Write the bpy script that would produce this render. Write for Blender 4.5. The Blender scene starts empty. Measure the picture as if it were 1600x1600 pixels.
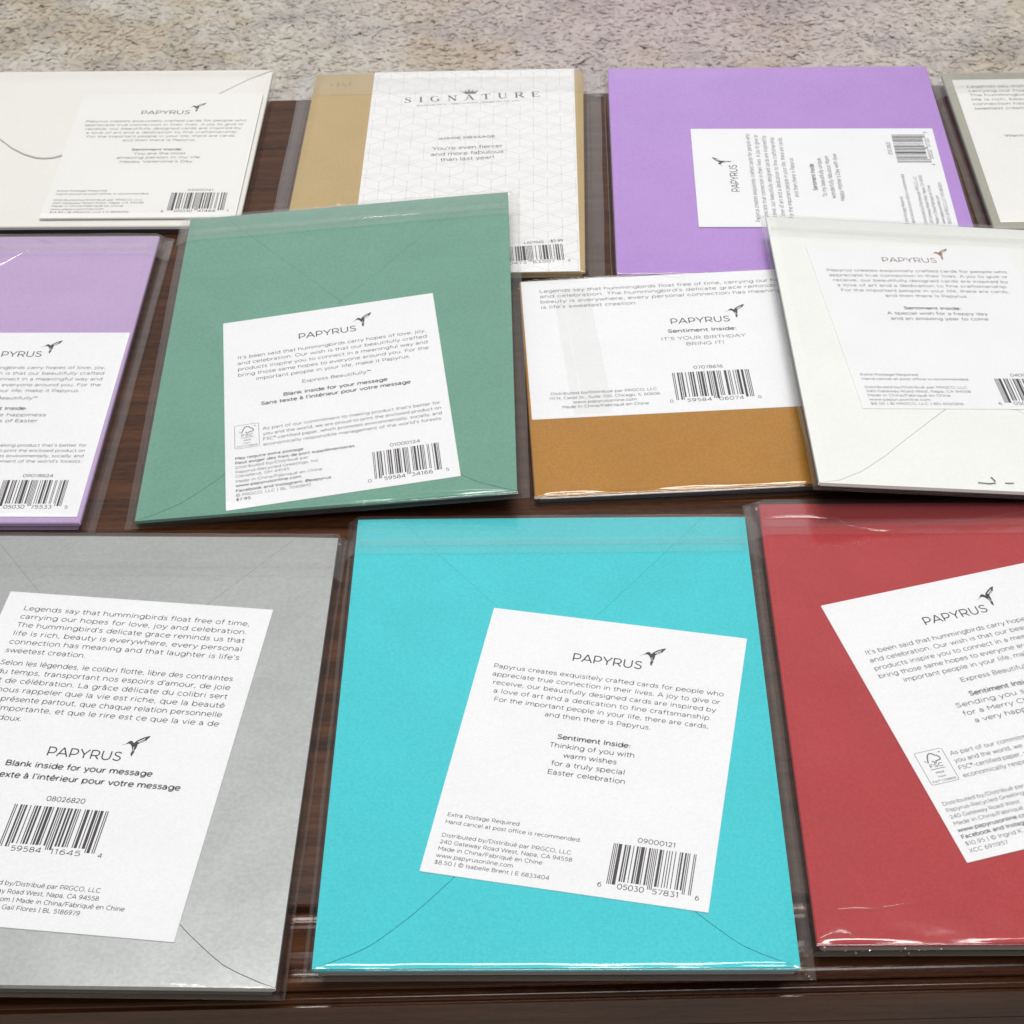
import bpy, bmesh, math, random
import numpy as np
from mathutils import Vector, Matrix, noise

SC = bpy.context.scene
COL = SC.collection
rad = math.radians
TABLE = 0.450            # height of the table top
CARD0 = TABLE + 0.0042   # height of the upper face of a card lying flat

# ------------------------------------------------------------------ camera
cam = bpy.data.cameras.new('camera')
cam.sensor_width = 36.0
cam.lens = 2999.44 / 1600 * 36.0
cam.clip_start, cam.clip_end = 0.02, 60
cam.dof.use_dof = True
cam.dof.focus_distance = 0.62
cam.dof.aperture_fstop = 75
cam_o = bpy.data.objects.new('camera', cam)
COL.objects.link(cam_o)
cam_o.matrix_world = (Matrix.Translation((0, 0, CARD0 + 0.43725))
                      @ Matrix.Rotation(rad(90 - 41.3984), 4, 'X') @ Matrix.Rotation(rad(-1.3137), 4, 'Z'))
SC.camera = cam_o

# ------------------------------------------------------------------ room light
W = bpy.data.worlds.new('World')
SC.world = W
W.use_nodes = True
nt = W.node_tree
nt.nodes.clear()
wo = nt.nodes.new('ShaderNodeOutputWorld')
bg = nt.nodes.new('ShaderNodeBackground')
tc = nt.nodes.new('ShaderNodeTexCoord')
sx = nt.nodes.new('ShaderNodeSeparateXYZ')
rp = nt.nodes.new('ShaderNodeValToRGB')
mr = nt.nodes.new('ShaderNodeMapRange')
mr.inputs['From Min'].default_value = -1
mr.inputs['From Max'].default_value = 1
nt.links.new(tc.outputs['Generated'], sx.inputs[0])
nt.links.new(sx.outputs['Z'], mr.inputs['Value'])
nt.links.new(mr.outputs[0], rp.inputs[0])
nt.links.new(rp.outputs[0], bg.inputs['Color'])
nt.links.new(bg.outputs[0], wo.inputs['Surface'])
els = rp.color_ramp.elements
els[0].position, els[0].color = 0.44, (0.10, 0.09, 0.085, 1)
els[1].position, els[1].color = 0.75, (0.80, 0.80, 0.82, 1)
e = els.new(0.56); e.color = (0.60, 0.58, 0.56, 1)
e = els.new(1.0); e.color = (0.95, 0.96, 1.0, 1)
bg.inputs['Strength'].default_value = 0.32
# the far side of the room is the bright side, and a room is never even: broad soft patches
gy = nt.nodes.new('ShaderNodeMapRange'); gy.interpolation_type = 'SMOOTHSTEP'
gy.inputs['From Min'].default_value = 0.50; gy.inputs['From Max'].default_value = 0.93
gy.inputs['To Min'].default_value = 0.85; gy.inputs['To Max'].default_value = 2.5
nt.links.new(sx.outputs['Y'], gy.inputs['Value'])
pn = nt.nodes.new('ShaderNodeTexNoise'); pn.inputs['Scale'].default_value = 3.2; pn.inputs['Detail'].default_value = 2
nt.links.new(tc.outputs['Generated'], pn.inputs['Vector'])
pm = nt.nodes.new('ShaderNodeMapRange')
pm.inputs['From Min'].default_value = 0.35; pm.inputs['From Max'].default_value = 0.65
pm.inputs['To Min'].default_value = 0.60; pm.inputs['To Max'].default_value = 1.40
nt.links.new(pn.outputs[0], pm.inputs['Value'])
ml = nt.nodes.new('ShaderNodeMath'); ml.operation = 'MULTIPLY'
nt.links.new(gy.outputs[0], ml.inputs[0]); nt.links.new(pm.outputs[0], ml.inputs[1])
sc_ = nt.nodes.new('ShaderNodeVectorMath'); sc_.operation = 'SCALE'
nt.links.new(rp.outputs[0], sc_.inputs[0]); nt.links.new(ml.outputs[0], sc_.inputs['Scale'])
nt.links.new(sc_.outputs[0], bg.inputs['Color'])

def area(name, loc, target, size, power, color=(1, 1, 1)):
    l = bpy.data.lights.new(name, 'AREA')
    l.shape = 'RECTANGLE'
    l.size, l.size_y = size
    l.energy = power
    l.color = color
    o = bpy.data.objects.new(name, l)
    COL.objects.link(o)
    o.location = loc
    o.rotation_euler = (Vector(target) - Vector(loc)).to_track_quat('-Z', 'Y').to_euler()
    return o
area('ceiling_lamp', (0.12, -0.08, 1.80), (0.0, 0.50, TABLE), (0.62, 0.46), 10.2, (1, 0.985, 0.965))
area('carpet_fill_light', (0.1, 1.12, 2.60), (0, 1.75, 0), (1.1, 0.45), 37, (1, 0.98, 0.95))  # added fill to brighten the carpet behind the table; no known lamp there

SC.view_settings.view_transform = 'Standard'
SC.view_settings.look = 'None'
SC.view_settings.exposure = 0
SC.view_settings.gamma = 1
SC.view_settings.use_curve_mapping = False
SC.cycles.max_bounces = 10
SC.cycles.transparent_max_bounces = 40
SC.cycles.use_denoising = True
SC.cycles.sample_clamp_indirect = 6

# ------------------------------------------------------------------ materials
def lin(c):
    return tuple(((v / 255) / 12.92 if v <= 10.3 else ((v / 255 + 0.055) / 1.055) ** 2.4) for v in c)

def new_mat(name):
    m = bpy.data.materials.new(name)
    m.use_nodes = True
    n = m.node_tree
    n.nodes.clear()
    out = n.nodes.new('ShaderNodeOutputMaterial')
    return m, n, out

def noise_node(n, scale, detail=3, rough=0.6, vec=None):
    t = n.nodes.new('ShaderNodeTexNoise')
    t.inputs['Scale'].default_value = scale
    t.inputs['Detail'].default_value = detail
    t.inputs['Roughness'].default_value = rough
    if vec is not None:
        n.links.new(vec, t.inputs['Vector'])
    return t

def paper(name, col, rough=0.75, var=0.07, metal=0.0, bump=0.12, scale=1100, spec=0.3):
    m, n, out = new_mat(name)
    b = n.nodes.new('ShaderNodeBsdfPrincipled')
    c = n.nodes.new('ShaderNodeTexCoord')
    fine = noise_node(n, scale, 4, 0.7, c.outputs['Object'])
    soft = noise_node(n, 35, 2, 0.5, c.outputs['Object'])
    add = n.nodes.new('ShaderNodeMath'); add.operation = 'MULTIPLY_ADD'
    add.inputs[1].default_value = 0.25
    n.links.new(soft.outputs[0], add.inputs[0]); n.links.new(fine.outputs[0], add.inputs[2])
    r = n.nodes.new('ShaderNodeValToRGB')
    r.color_ramp.elements[0].position = 0.47
    r.color_ramp.elements[1].position = 0.79
    r.color_ramp.elements[0].color = (*[v * (1 - var * 1.6) for v in col], 1)
    r.color_ramp.elements[1].color = (*[min(0.95, v * (1 + var * 1.6)) for v in col], 1)
    n.links.new(add.outputs[0], r.inputs[0])
    n.links.new(r.outputs[0], b.inputs['Base Color'])
    b.inputs['Roughness'].default_value = rough
    b.inputs['Metallic'].default_value = metal
    b.inputs['Specular IOR Level'].default_value = spec
    bp = n.nodes.new('ShaderNodeBump')
    bp.inputs['Strength'].default_value = bump
    bp.inputs['Distance'].default_value = 0.0003
    n.links.new(fine.outputs[0], bp.inputs['Height'])
    wv = noise_node(n, 16, 2, 0.5, c.outputs['Object'])
    b2 = n.nodes.new('ShaderNodeBump')
    b2.inputs['Strength'].default_value = 0.5
    b2.inputs['Distance'].default_value = 0.0030
    n.links.new(wv.outputs[0], b2.inputs['Height'])
    n.links.new(bp.outputs[0], b2.inputs['Normal'])
    n.links.new(b2.outputs[0], b.inputs['Normal'])
    n.links.new(b.outputs[0], out.inputs[0])
    return m

def plain(name, col, rough=0.6, metal=0.0):
    m, n, out = new_mat(name)
    b = n.nodes.new('ShaderNodeBsdfPrincipled')
    b.inputs['Base Color'].default_value = (*col, 1)
    b.inputs['Roughness'].default_value = rough
    b.inputs['Metallic'].default_value = metal
    n.links.new(b.outputs[0], out.inputs[0])
    return m

def film_mat(name, base=0.044, haze=0.008, rough=0.11):
    """thin clear cellophane: transparent, with a Fresnel reflection and a trace of haze"""
    m, n, out = new_mat(name)
    tr = n.nodes.new('ShaderNodeBsdfTransparent')
    tr.inputs[0].default_value = (0.985, 0.985, 0.98, 1)
    gl = n.nodes.new('ShaderNodeBsdfGlossy')
    gl.inputs['Roughness'].default_value = rough
    gl.inputs['Color'].default_value = (1, 1, 1, 1)
    df = n.nodes.new('ShaderNodeBsdfDiffuse')
    df.inputs[0].default_value = (0.8, 0.8, 0.8, 1)
    lw = n.nodes.new('ShaderNodeLayerWeight')
    lw.inputs['Blend'].default_value = 0.5
    pw = n.nodes.new('ShaderNodeMath'); pw.operation = 'POWER'; pw.inputs[1].default_value = 4.0
    ma = n.nodes.new('ShaderNodeMath'); ma.operation = 'MULTIPLY_ADD'
    ma.inputs[1].default_value = 0.85; ma.inputs[2].default_value = base
    n.links.new(lw.outputs['Facing'], pw.inputs[0]); n.links.new(pw.outputs[0], ma.inputs[0])
    cl = n.nodes.new('ShaderNodeClamp'); n.links.new(ma.outputs[0], cl.inputs[0])
    c = n.nodes.new('ShaderNodeTexCoord')
    ns = noise_node(n, 60, 3, 0.55, c.outputs['Object'])
    bp = n.nodes.new('ShaderNodeBump')
    bp.inputs['Strength'].default_value = 0.25
    bp.inputs['Distance'].default_value = 0.0009
    n.links.new(ns.outputs[0], bp.inputs['Height'])
    n.links.new(bp.outputs[0], gl.inputs['Normal'])
    m1 = n.nodes.new('ShaderNodeMixShader'); m1.inputs[0].default_value = haze
    n.links.new(tr.outputs[0], m1.inputs[1]); n.links.new(df.outputs[0], m1.inputs[2])
    m2 = n.nodes.new('ShaderNodeMixShader')
    n.links.new(cl.outputs[0], m2.inputs[0])
    n.links.new(m1.outputs[0], m2.inputs[1]); n.links.new(gl.outputs[0], m2.inputs[2])
    n.links.new(m2.outputs[0], out.inputs[0])
    return m

def wood_mat(name, dark, light, rough=0.34):
    m, n, out = new_mat(name)
    b = n.nodes.new('ShaderNodeBsdfPrincipled')
    c = n.nodes.new('ShaderNodeTexCoord')
    mp = n.nodes.new('ShaderNodeMapping'); mp.inputs['Scale'].default_value = (5, 95, 95)
    n.links.new(c.outputs['Object'], mp.inputs[0])
    g = noise_node(n, 2.2, 6, 0.65, mp.outputs[0])
    mp2 = n.nodes.new('ShaderNodeMapping'); mp2.inputs['Scale'].default_value = (160, 900, 900)
    mp2.inputs['Rotation'].default_value = (0, 0, 0.25)
    n.links.new(c.outputs['Object'], mp2.inputs[0])
    f = noise_node(n, 1.6, 3, 0.6, mp2.outputs[0])
    mx = n.nodes.new('ShaderNodeMath'); mx.operation = 'MULTIPLY_ADD'; mx.inputs[1].default_value = 0.45
    n.links.new(f.outputs[0], mx.inputs[0]); n.links.new(g.outputs[0], mx.inputs[2])
    r = n.nodes.new('ShaderNodeValToRGB')
    r.color_ramp.elements[0].position = 0.52; r.color_ramp.elements[0].color = (*dark, 1)
    r.color_ramp.elements[1].position = 0.95; r.color_ramp.elements[1].color = (*light, 1)
    n.links.new(mx.outputs[0], r.inputs[0]); n.links.new(r.outputs[0], b.inputs['Base Color'])
    b.inputs['Roughness'].default_value = rough
    b.inputs['Specular IOR Level'].default_value = 0.30
    bp = n.nodes.new('ShaderNodeBump'); bp.inputs['Strength'].default_value = 0.15; bp.inputs['Distance'].default_value = 0.0004
    n.links.new(mx.outputs[0], bp.inputs['Height']); n.links.new(bp.outputs[0], b.inputs['Normal'])
    n.links.new(b.outputs[0], out.inputs[0])
    return m

def carpet_mat():
    m, n, out = new_mat('carpet_wool')
    b = n.nodes.new('ShaderNodeBsdfPrincipled')
    c = n.nodes.new('ShaderNodeTexCoord')
    pos = c.outputs['Object']
    def mix(fac, a, bcol, mode='MIX'):
        x = n.nodes.new('ShaderNodeMix'); x.data_type = 'RGBA'; x.blend_type = mode
        n.links.new(fac, x.inputs[0])
        for s, v in ((6, a), (7, bcol)):
            if isinstance(v, tuple): x.inputs[s].default_value = (*v, 1)
            else: n.links.new(v, x.inputs[s])
        return x.outputs[2]
    def ramp(src, p0, p1, v1=1.0):
        r = n.nodes.new('ShaderNodeMapRange'); r.clamp = True
        r.inputs['From Min'].default_value = p0; r.inputs['From Max'].default_value = p1
        r.inputs['To Max'].default_value = v1
        n.links.new(src, r.inputs['Value']); return r.outputs[0]
    base = mix(ramp(noise_node(n, 150, 3, 0.6, pos).outputs[0], 0.3, 0.7), (0.77, 0.715, 0.635), (0.91, 0.86, 0.78))
    mp = n.nodes.new('ShaderNodeMapping'); mp.inputs['Location'].default_value = (3.7, 1.2, 0)
    n.links.new(pos, mp.inputs[0])
    warm = noise_node(n, 7, 3, 0.6, mp.outputs[0])
    base = mix(ramp(warm.outputs[0], 0.49, 0.60, 0.55), base, (0.72, 0.60, 0.42))
    mp2 = n.nodes.new('ShaderNodeMapping'); mp2.inputs['Location'].default_value = (-1.3, 5.2, 0)
    n.links.new(pos, mp2.inputs[0])
    cool = noise_node(n, 9, 4, 0.65, mp2.outputs[0])
    base = mix(ramp(cool.outputs[0], 0.49, 0.60, 0.45), base, (0.50, 0.47, 0.475))
    # dyed lilac zone of the rug, right of its middle
    sp = n.nodes.new('ShaderNodeVectorMath'); sp.operation = 'DISTANCE'
    sp.inputs[1].default_value = (0.17, 1.78, 0)
    n.links.new(pos, sp.inputs[0])
    lil = n.nodes.new('ShaderNodeMapRange'); lil.clamp = True
    lil.inputs['From Min'].default_value = 0.36; lil.inputs['From Max'].default_value = 0.03
    lil.inputs['To Max'].default_value = 0.40
    n.links.new(sp.outputs['Value'], lil.inputs['Value'])
    base = mix(lil.outputs[0], base, (0.66, 0.47, 0.58))
    n.links.new(base, b.inputs['Base Color'])
    b.inputs['Roughness'].default_value = 0.95
    b.inputs['Specular IOR Level'].default_value = 0.1
    tl = n.nodes.new('ShaderNodeBsdfTranslucent')       # wool passes some light
    n.links.new(base, tl.inputs['Color'])
    mxs = n.nodes.new('ShaderNodeMixShader'); mxs.inputs[0].default_value = 0.15
    n.links.new(b.outputs[0], mxs.inputs[1]); n.links.new(tl.outputs[0], mxs.inputs[2])
    n.links.new(mxs.outputs[0], out.inputs[0])
    return m

INK = plain('grey_ink', (0.13, 0.123, 0.135), 0.6)
INK_DARK = plain('black_ink', (0.028, 0.022, 0.026), 0.55)
INK_PALE = plain('pale_grey_ink', (0.60, 0.60, 0.615), 0.6)
INK_COPPER = plain('copper_foil', (0.34, 0.17, 0.11), 0.35, 0.35)
INK_TAUPE = plain('taupe_ink', (0.20, 0.15, 0.12), 0.5)
WHITE = paper('white_label_paper', (0.785, 0.79, 0.812), 0.75, 0.022, bump=0.06)
WARMWHITE = paper('warm_white_paper', (0.765, 0.76, 0.745), 0.75, 0.022, bump=0.06)
SOFTWHITE = paper('soft_white_printed_paper', (0.775, 0.775, 0.78), 0.7, 0.02, bump=0.06)
FILM = film_mat('clear_film')
FILM2 = film_mat('clear_film_flap', base=0.05, haze=0.03, rough=0.14)
GLITTER = plain('gold_glitter', (0.75, 0.62, 0.33), 0.25, 0.9)
GLITTER_G = plain('green_glitter', (0.30, 0.5, 0.36), 0.25, 0.7)
FLECK = plain('grey_fleck', (0.10, 0.10, 0.10), 0.5)
WOOD = wood_mat('dark_walnut', (0.016, 0.0056, 0.0026), (0.098, 0.037, 0.0148))
WOOD_EDGE = wood_mat('dark_walnut_edge', (0.032, 0.0100, 0.0044), (0.108, 0.040, 0.0165), 0.15)

# ------------------------------------------------------------------ mesh helpers
def link(name, verts, faces, mat, parent=None, smooth=False, mats=None, midx=None):
    me = bpy.data.meshes.new(name)
    me.from_pydata([tuple(v) for v in verts], [], faces)
    for mm in (mats or [mat]):
        me.materials.append(mm)
    if midx is not None:
        me.polygons.foreach_set('material_index', midx)
    if smooth:
        me.polygons.foreach_set('use_smooth', [True] * len(me.polygons))
    me.update()
    o = bpy.data.objects.new(name, me)
    COL.objects.link(o)
    if parent is not None:
        o.parent = parent
    return o

def thing(name, label, cat, matrix=None, group=None):
    o = bpy.data.objects.new(name, None)
    o.empty_display_size = 0.02
    COL.objects.link(o)
    if matrix is not None:
        o.matrix_world = matrix
    o['label'] = label
    o['category'] = cat
    if group: o['group'] = group
    return o

class Geo:
    def __init__(s): s.v, s.f, s.m = [], [], []
    def poly(s, pts, z, mi=0):
        n = len(s.v)
        s.v += [(x, y, z) for x, y in pts]
        a = sum(pts[i][0] * pts[(i + 1) % len(pts)][1] - pts[(i + 1) % len(pts)][0] * pts[i][1] for i in range(len(pts)))
        idx = list(range(n, n + len(pts)))
        s.f.append(idx if a > 0 else idx[::-1]); s.m.append(mi)
    def prism(s, pts, z0, z1, bev=0.0):
        """outline extruded from z0 to z1, upper rim pulled in by bev"""
        a = sum(pts[i][0] * pts[(i + 1) % len(pts)][1] - pts[(i + 1) % len(pts)][0] * pts[i][1] for i in range(len(pts)))
        if a < 0: pts = pts[::-1]
        k = len(pts)
        loops = [(pts, z0), (pts, z1 - bev)] if bev else [(pts, z0), (pts, z1)]
        if bev:
            cx = []
            for i in range(k):
                p, q, r = Vector(pts[i - 1]), Vector(pts[i]), Vector(pts[(i + 1) % k])
                d1, d2 = (q - p).normalized(), (r - q).normalized()
                nrm = Vector((-d1.y - d2.y, d1.x + d2.x))
                nrm.normalize()
                cx.append((q.x + nrm.x * bev, q.y + nrm.y * bev))
            loops.append((cx, z1))
        n = len(s.v)
        for L, z in loops: s.v += [(x, y, z) for x, y in L]
        for j in range(len(loops) - 1):
            for i in range(k):
                s.f.append([n + j * k + i, n + j * k + (i + 1) % k, n + (j + 1) * k + (i + 1) % k, n + (j + 1) * k + i]); s.m.append(0)
        s.f.append(list(range(n + (len(loops) - 1) * k, n + len(loops) * k))); s.m.append(0)
        s.f.append(list(range(n, n + k))[::-1]); s.m.append(0)
    def seg(s, p, q, w, z, mi=0, w2=None):
        p, q = Vector(p), Vector(q)
        d = q - p
        if d.length < 1e-9: return
        d.normalize(); nx = Vector((-d.y, d.x))
        a, b = nx * w / 2, nx * (w if w2 is None else w2) / 2
        s.poly([tuple(p - a), tuple(q - b), tuple(q + b), tuple(p + a)], z, mi)
    def path(s, pts, w, z, mi=0, closed=False):
        ws = w if isinstance(w, (list, tuple)) else [w] * len(pts)
        n = len(pts); base = len(s.v)
        for i in range(n):
            a = Vector(pts[i - 1]) if (i > 0 or closed) else Vector(pts[i])
            c = Vector(pts[(i + 1) % n]) if (i < n - 1 or closed) else Vector(pts[i])
            d = (c - a).normalized(); nx = Vector((-d.y, d.x)) * ws[i] / 2
            s.v += [(pts[i][0] + nx.x, pts[i][1] + nx.y, z), (pts[i][0] - nx.x, pts[i][1] - nx.y, z)]
        for i in range(n if closed else n - 1):
            j = (i + 1) % n
            s.f.append([base + 2 * i + 1, base + 2 * j + 1, base + 2 * j, base + 2 * i]); s.m.append(mi)

def rrect(x0, y0, x1, y1, r, k=4):
    pts = []
    for cx, cy, a0 in ((x1 - r, y1 - r, 0), (x0 + r, y1 - r, 90), (x0 + r, y0 + r, 180), (x1 - r, y0 + r, 270)):
        for i in range(k + 1):
            a = rad(a0 + 90 * i / k)
            pts.append((cx + r * math.cos(a), cy + r * math.sin(a)))
    return pts

# ------------------------------------------------------------------ printing
# every line of print is laid out in millimetres on its own label (x right, y down from its
# upper left corner) and merged into one mesh per label
def _e(cx, cy, rx, ry, a0=0, a1=360, n=None):
    n = n or max(4, int(abs(a1 - a0) / 24))
    return [(cx + rx * math.cos(rad(a0 + (a1 - a0) * i / n)), cy + ry * math.sin(rad(a0 + (a1 - a0) * i / n))) for i in range(n + 1)]
def _l(*c): return [[(c[i], c[i + 1]), (c[i + 2], c[i + 3])] for i in range(0, len(c) - 2, 2)]
# a plain geometric sans drawn with the pen: cap height 1, x-height .72; (advance, strokes)
_bowl = lambda cx: [_e(cx, .36, .30, .36)]
GLYPH = {
 'a': (.66, [_e(.28, .21, .22, .21), _l(.51, 0, .51, .45)[0], _e(.28, .44, .23, .28, 0, 150)]),
 'b': (.78, _l(.09, 0, .09, 1.03) + _bowl(.40)), 'c': (.66, [_e(.38, .36, .31, .36, 48, 312)]), 'd': (.78, _l(.69, 0, .69, 1.03) + _bowl(.38)),
 'e': (.72, [_e(.37, .36, .31, .36, 4, 316)] + _l(.07, .37, .67, .37)), 'f': (.42, [_e(.36, .83, .17, .19, 75, 180) + [(.19, 0)]] + _l(.02, .68, .40, .68)),
 'g': (.78, _bowl(.38) + [[(.69, .72), (.69, .06)] + _e(.39, .02, .30, .28, 0, -150)]), 'h': (.74, _l(.09, 0, .09, 1.03) + [[(.09, .38)] + _e(.36, .42, .27, .30, 165, 0) + [(.63, 0)]]),
 'i': (.27, _l(.135, 0, .135, .72) + _l(.135, .88, .135, 1.01)), 'j': (.27, [[(.135, .72), (.135, -.12)] + _e(-.02, -.12, .155, .16, 0, -80)] + _l(.135, .88, .135, 1.01)),
 'k': (.64, _l(.09, 0, .09, 1.03) + _l(.09, .24, .57, .72) + _l(.27, .42, .62, 0)), 'l': (.27, _l(.135, 0, .135, 1.03)),
 'm': (1.12, _l(.09, 0, .09, .72) + [[(.09, .38)] + _e(.33, .42, .24, .30, 165, 0) + [(.57, 0)], [(.57, .38)] + _e(.80, .42, .23, .30, 165, 0) + [(1.03, 0)]]),
 'n': (.74, _l(.09, 0, .09, .72) + [[(.09, .38)] + _e(.36, .42, .27, .30, 165, 0) + [(.63, 0)]]), 'o': (.76, [_e(.38, .36, .32, .36)]),
 'p': (.78, _l(.09, -.28, .09, .72) + _bowl(.40)), 'q': (.78, _l(.69, -.28, .69, .72) + _bowl(.38)), 'r': (.46, _l(.09, 0, .09, .72) + [[(.09, .40)] + _e(.38, .40, .27, .30, 165, 82)]),
 's': (.58, [[(.50, .60), (.38, .69), (.24, .71), (.12, .64), (.10, .52), (.18, .42), (.34, .37), (.47, .31), (.50, .19), (.43, .06), (.28, .01), (.15, .04), (.05, .12)]]),
 't': (.44, [[(.18, .93), (.18, .18)] + _e(.34, .18, .16, .18, 180, 290)] + _l(.02, .68, .41, .68)), 'u': (.74, [[(.10, .72), (.10, .30)] + _e(.37, .30, .27, .30, 180, 345) + [(.64, .34)]] + _l(.64, 0, .64, .72)),
 'v': (.66, _l(.03, .72, .33, 0, .63, .72)), 'w': (1.02, _l(.03, .72, .27, 0, .51, .72, .75, 0, .99, .72)), 'x': (.64, _l(.05, .72, .59, 0) + _l(.05, 0, .59, .72)),
 'y': (.66, _l(.03, .72, .34, 0) + [[(.63, .72), (.30, -.10), (.22, -.23), (.08, -.25)]]), 'z': (.60, _l(.05, .67, .55, .67, .06, .05, .56, .05)),
 'A': (.92, _l(.03, 0, .46, 1, .89, 0) + _l(.17, .31, .75, .31)), 'B': (.82, _l(.11, 0, .11, 1) + [[(.11, .96), (.46, .96)] + _e(.46, .745, .23, .215, 80, -80) + [(.11, .53)], [(.11, .53), (.50, .53)] + _e(.50, .285, .25, .245, 80, -80) + [(.11, .04)]]),
 'C': (.90, [_e(.51, .5, .44, .5, 45, 315)]), 'D': (.94, _l(.11, 0, .11, 1) + [[(.11, .96), (.40, .96)] + _e(.40, .5, .46, .46, 88, -88) + [(.11, .04)]]), 'E': (.76, _l(.11, 0, .11, 1) + _l(.11, .95, .70, .95) + _l(.11, .5, .64, .5) + _l(.11, .05, .71, .05)),
 'F': (.74, _l(.11, 0, .11, 1) + _l(.11, .95, .70, .95) + _l(.11, .46, .63, .46)), 'G': (.98, [_e(.51, .5, .44, .5, 48, 330) + [(.88, .47)]] + _l(.55, .47, .92, .47)), 'H': (.92, _l(.11, 0, .11, 1) + _l(.81, 0, .81, 1) + _l(.11, .51, .81, .51)),
 'I': (.30, _l(.15, 0, .15, 1)), 'J': (.66, [[(.54, 1), (.54, .30)] + _e(.30, .30, .24, .29, 0, -150)]), 'K': (.84, _l(.11, 0, .11, 1) + _l(.11, .32, .76, 1) + _l(.34, .56, .80, 0)), 'L': (.70, _l(.11, 1, .11, 0) + _l(.11, .05, .67, .05)),
 'M': (1.06, _l(.11, 0, .11, 1) + _l(.11, .98, .53, .36, .95, .98) + _l(.95, 0, .95, 1)), 'N': (.94, _l(.11, 0, .11, 1) + _l(.11, .98, .83, .02) + _l(.83, 0, .83, 1)), 'O': (1.04, [_e(.52, .5, .46, .5)]),
 'P': (.78, _l(.11, 0, .11, 1) + [[(.11, .95), (.42, .95)] + _e(.42, .64, .30, .31, 82, -82) + [(.11, .33)]]), 'Q': (1.04, [_e(.52, .5, .46, .5)] + _l(.58, .28, .90, -.04)),
 'R': (.84, _l(.11, 0, .11, 1) + [[(.11, .95), (.46, .95)] + _e(.46, .665, .28, .285, 82, -82) + [(.11, .38)]] + _l(.46, .38, .76, 0)), 'S': (.76, [[(.66, .84), (.50, .95), (.34, .96), (.18, .89), (.13, .75), (.20, .62), (.38, .53), (.58, .45), (.67, .31), (.63, .15), (.50, .05), (.34, .04), (.19, .09), (.07, .19)]]),
 'T': (.76, _l(.38, 0, .38, 1) + _l(.03, .95, .73, .95)), 'U': (.90, [[(.11, 1), (.11, .36)] + _e(.45, .36, .34, .34, 180, 360) + [(.79, 1)]]), 'V': (.90, _l(.03, 1, .45, 0, .87, 1)), 'W': (1.34, _l(.03, 1, .35, 0, .67, 1, .99, 0, 1.31, 1)),
 'X': (.84, _l(.06, 1, .78, 0) + _l(.06, 0, .78, 1)), 'Y': (.82, _l(.03, 1, .41, .42, .79, 1) + _l(.41, .42, .41, 0)), 'Z': (.76, _l(.08, .95, .68, .95, .08, .05, .70, .05)),
 '0': (.82, [_e(.41, .5, .33, .5)]), '1': (.44, _l(.07, .84, .27, .97) + _l(.27, 0, .27, 1)), '2': (.70, [_e(.33, .69, .25, .28, 160, -30) + [(.48, .44), (.08, .06)]] + _l(.08, .05, .64, .05)),
 '3': (.70, [[(.09, .95), (.60, .95), (.33, .60)] + _e(.33, .30, .29, .28, 80, -140)]), '4': (.78, _l(.58, 0, .58, 1, .05, .26, .74, .26)), '5': (.72, [[(.60, .95), (.16, .95), (.13, .55)] + _e(.34, .32, .30, .30, 120, -140)]),
 '6': (.74, [_e(.38, .31, .28, .30), [(.10, .34), (.14, .62), (.28, .88), (.46, .97), (.60, .92)]]), '7': (.66, [[(.05, .95), (.62, .95), (.25, 0)]]), '8': (.74, [_e(.37, .74, .24, .24), _e(.37, .27, .29, .26)]), '9': (.74, [_e(.36, .69, .28, .30), [(.64, .66), (.60, .38), (.46, .12), (.28, .03), (.14, .08)]]),
 '.': (.28, _l(.14, 0, .14, .13)), ',': (.28, _l(.16, .12, .10, -.14)), "'": (.22, _l(.11, 1.02, .11, .74)), ':': (.28, _l(.14, 0, .14, .13) + _l(.14, .56, .14, .69)), '/': (.56, _l(.03, -.12, .53, 1.08)), '-': (.46, _l(.07, .38, .39, .38)),
 '|': (.34, _l(.17, -.14, .17, 1.06)), '!': (.28, _l(.14, .26, .14, 1) + _l(.14, 0, .14, .13)), '$': (.74, [[(.64, .82), (.48, .92), (.32, .93), (.17, .86), (.13, .74), (.20, .61), (.38, .53), (.57, .45), (.65, .31), (.60, .15), (.48, .07), (.32, .06), (.08, .18)]] + _l(.38, -.1, .38, 1.1)),
 '@': (1.10, [_e(.55, .42, .50, .52, -50, 270), _e(.54, .42, .22, .25), [(.78, .66), (.76, .28), (.90, .24), (1.02, .40)]]), '©': (1.08, [_e(.54, .5, .48, .5), _e(.54, .5, .22, .25, 45, 315)]), '®': (.50, [_e(.24, .82, .20, .2)] + _l(.18, .72, .18, .92) + _l(.18, .90, .30, .88) + _l(.22, .82, .32, .72)),
 '™': (.80, _l(.06, .95, .34, .95) + _l(.20, .95, .20, .6) + _l(.42, .6, .42, .96, .57, .72, .72, .96, .72, .6)), ' ': (.34, []),
}
for _c, _b, _m in (('é', 'e', _l(.30, .84, .50, 1.04)), ('à', 'a', _l(.36, .84, .16, 1.04)), ('â', 'a', _l(.12, .84, .28, 1.02, .44, .84))):
    GLYPH[_c] = (GLYPH[_b][0], GLYPH[_b][1] + _m)

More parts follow.
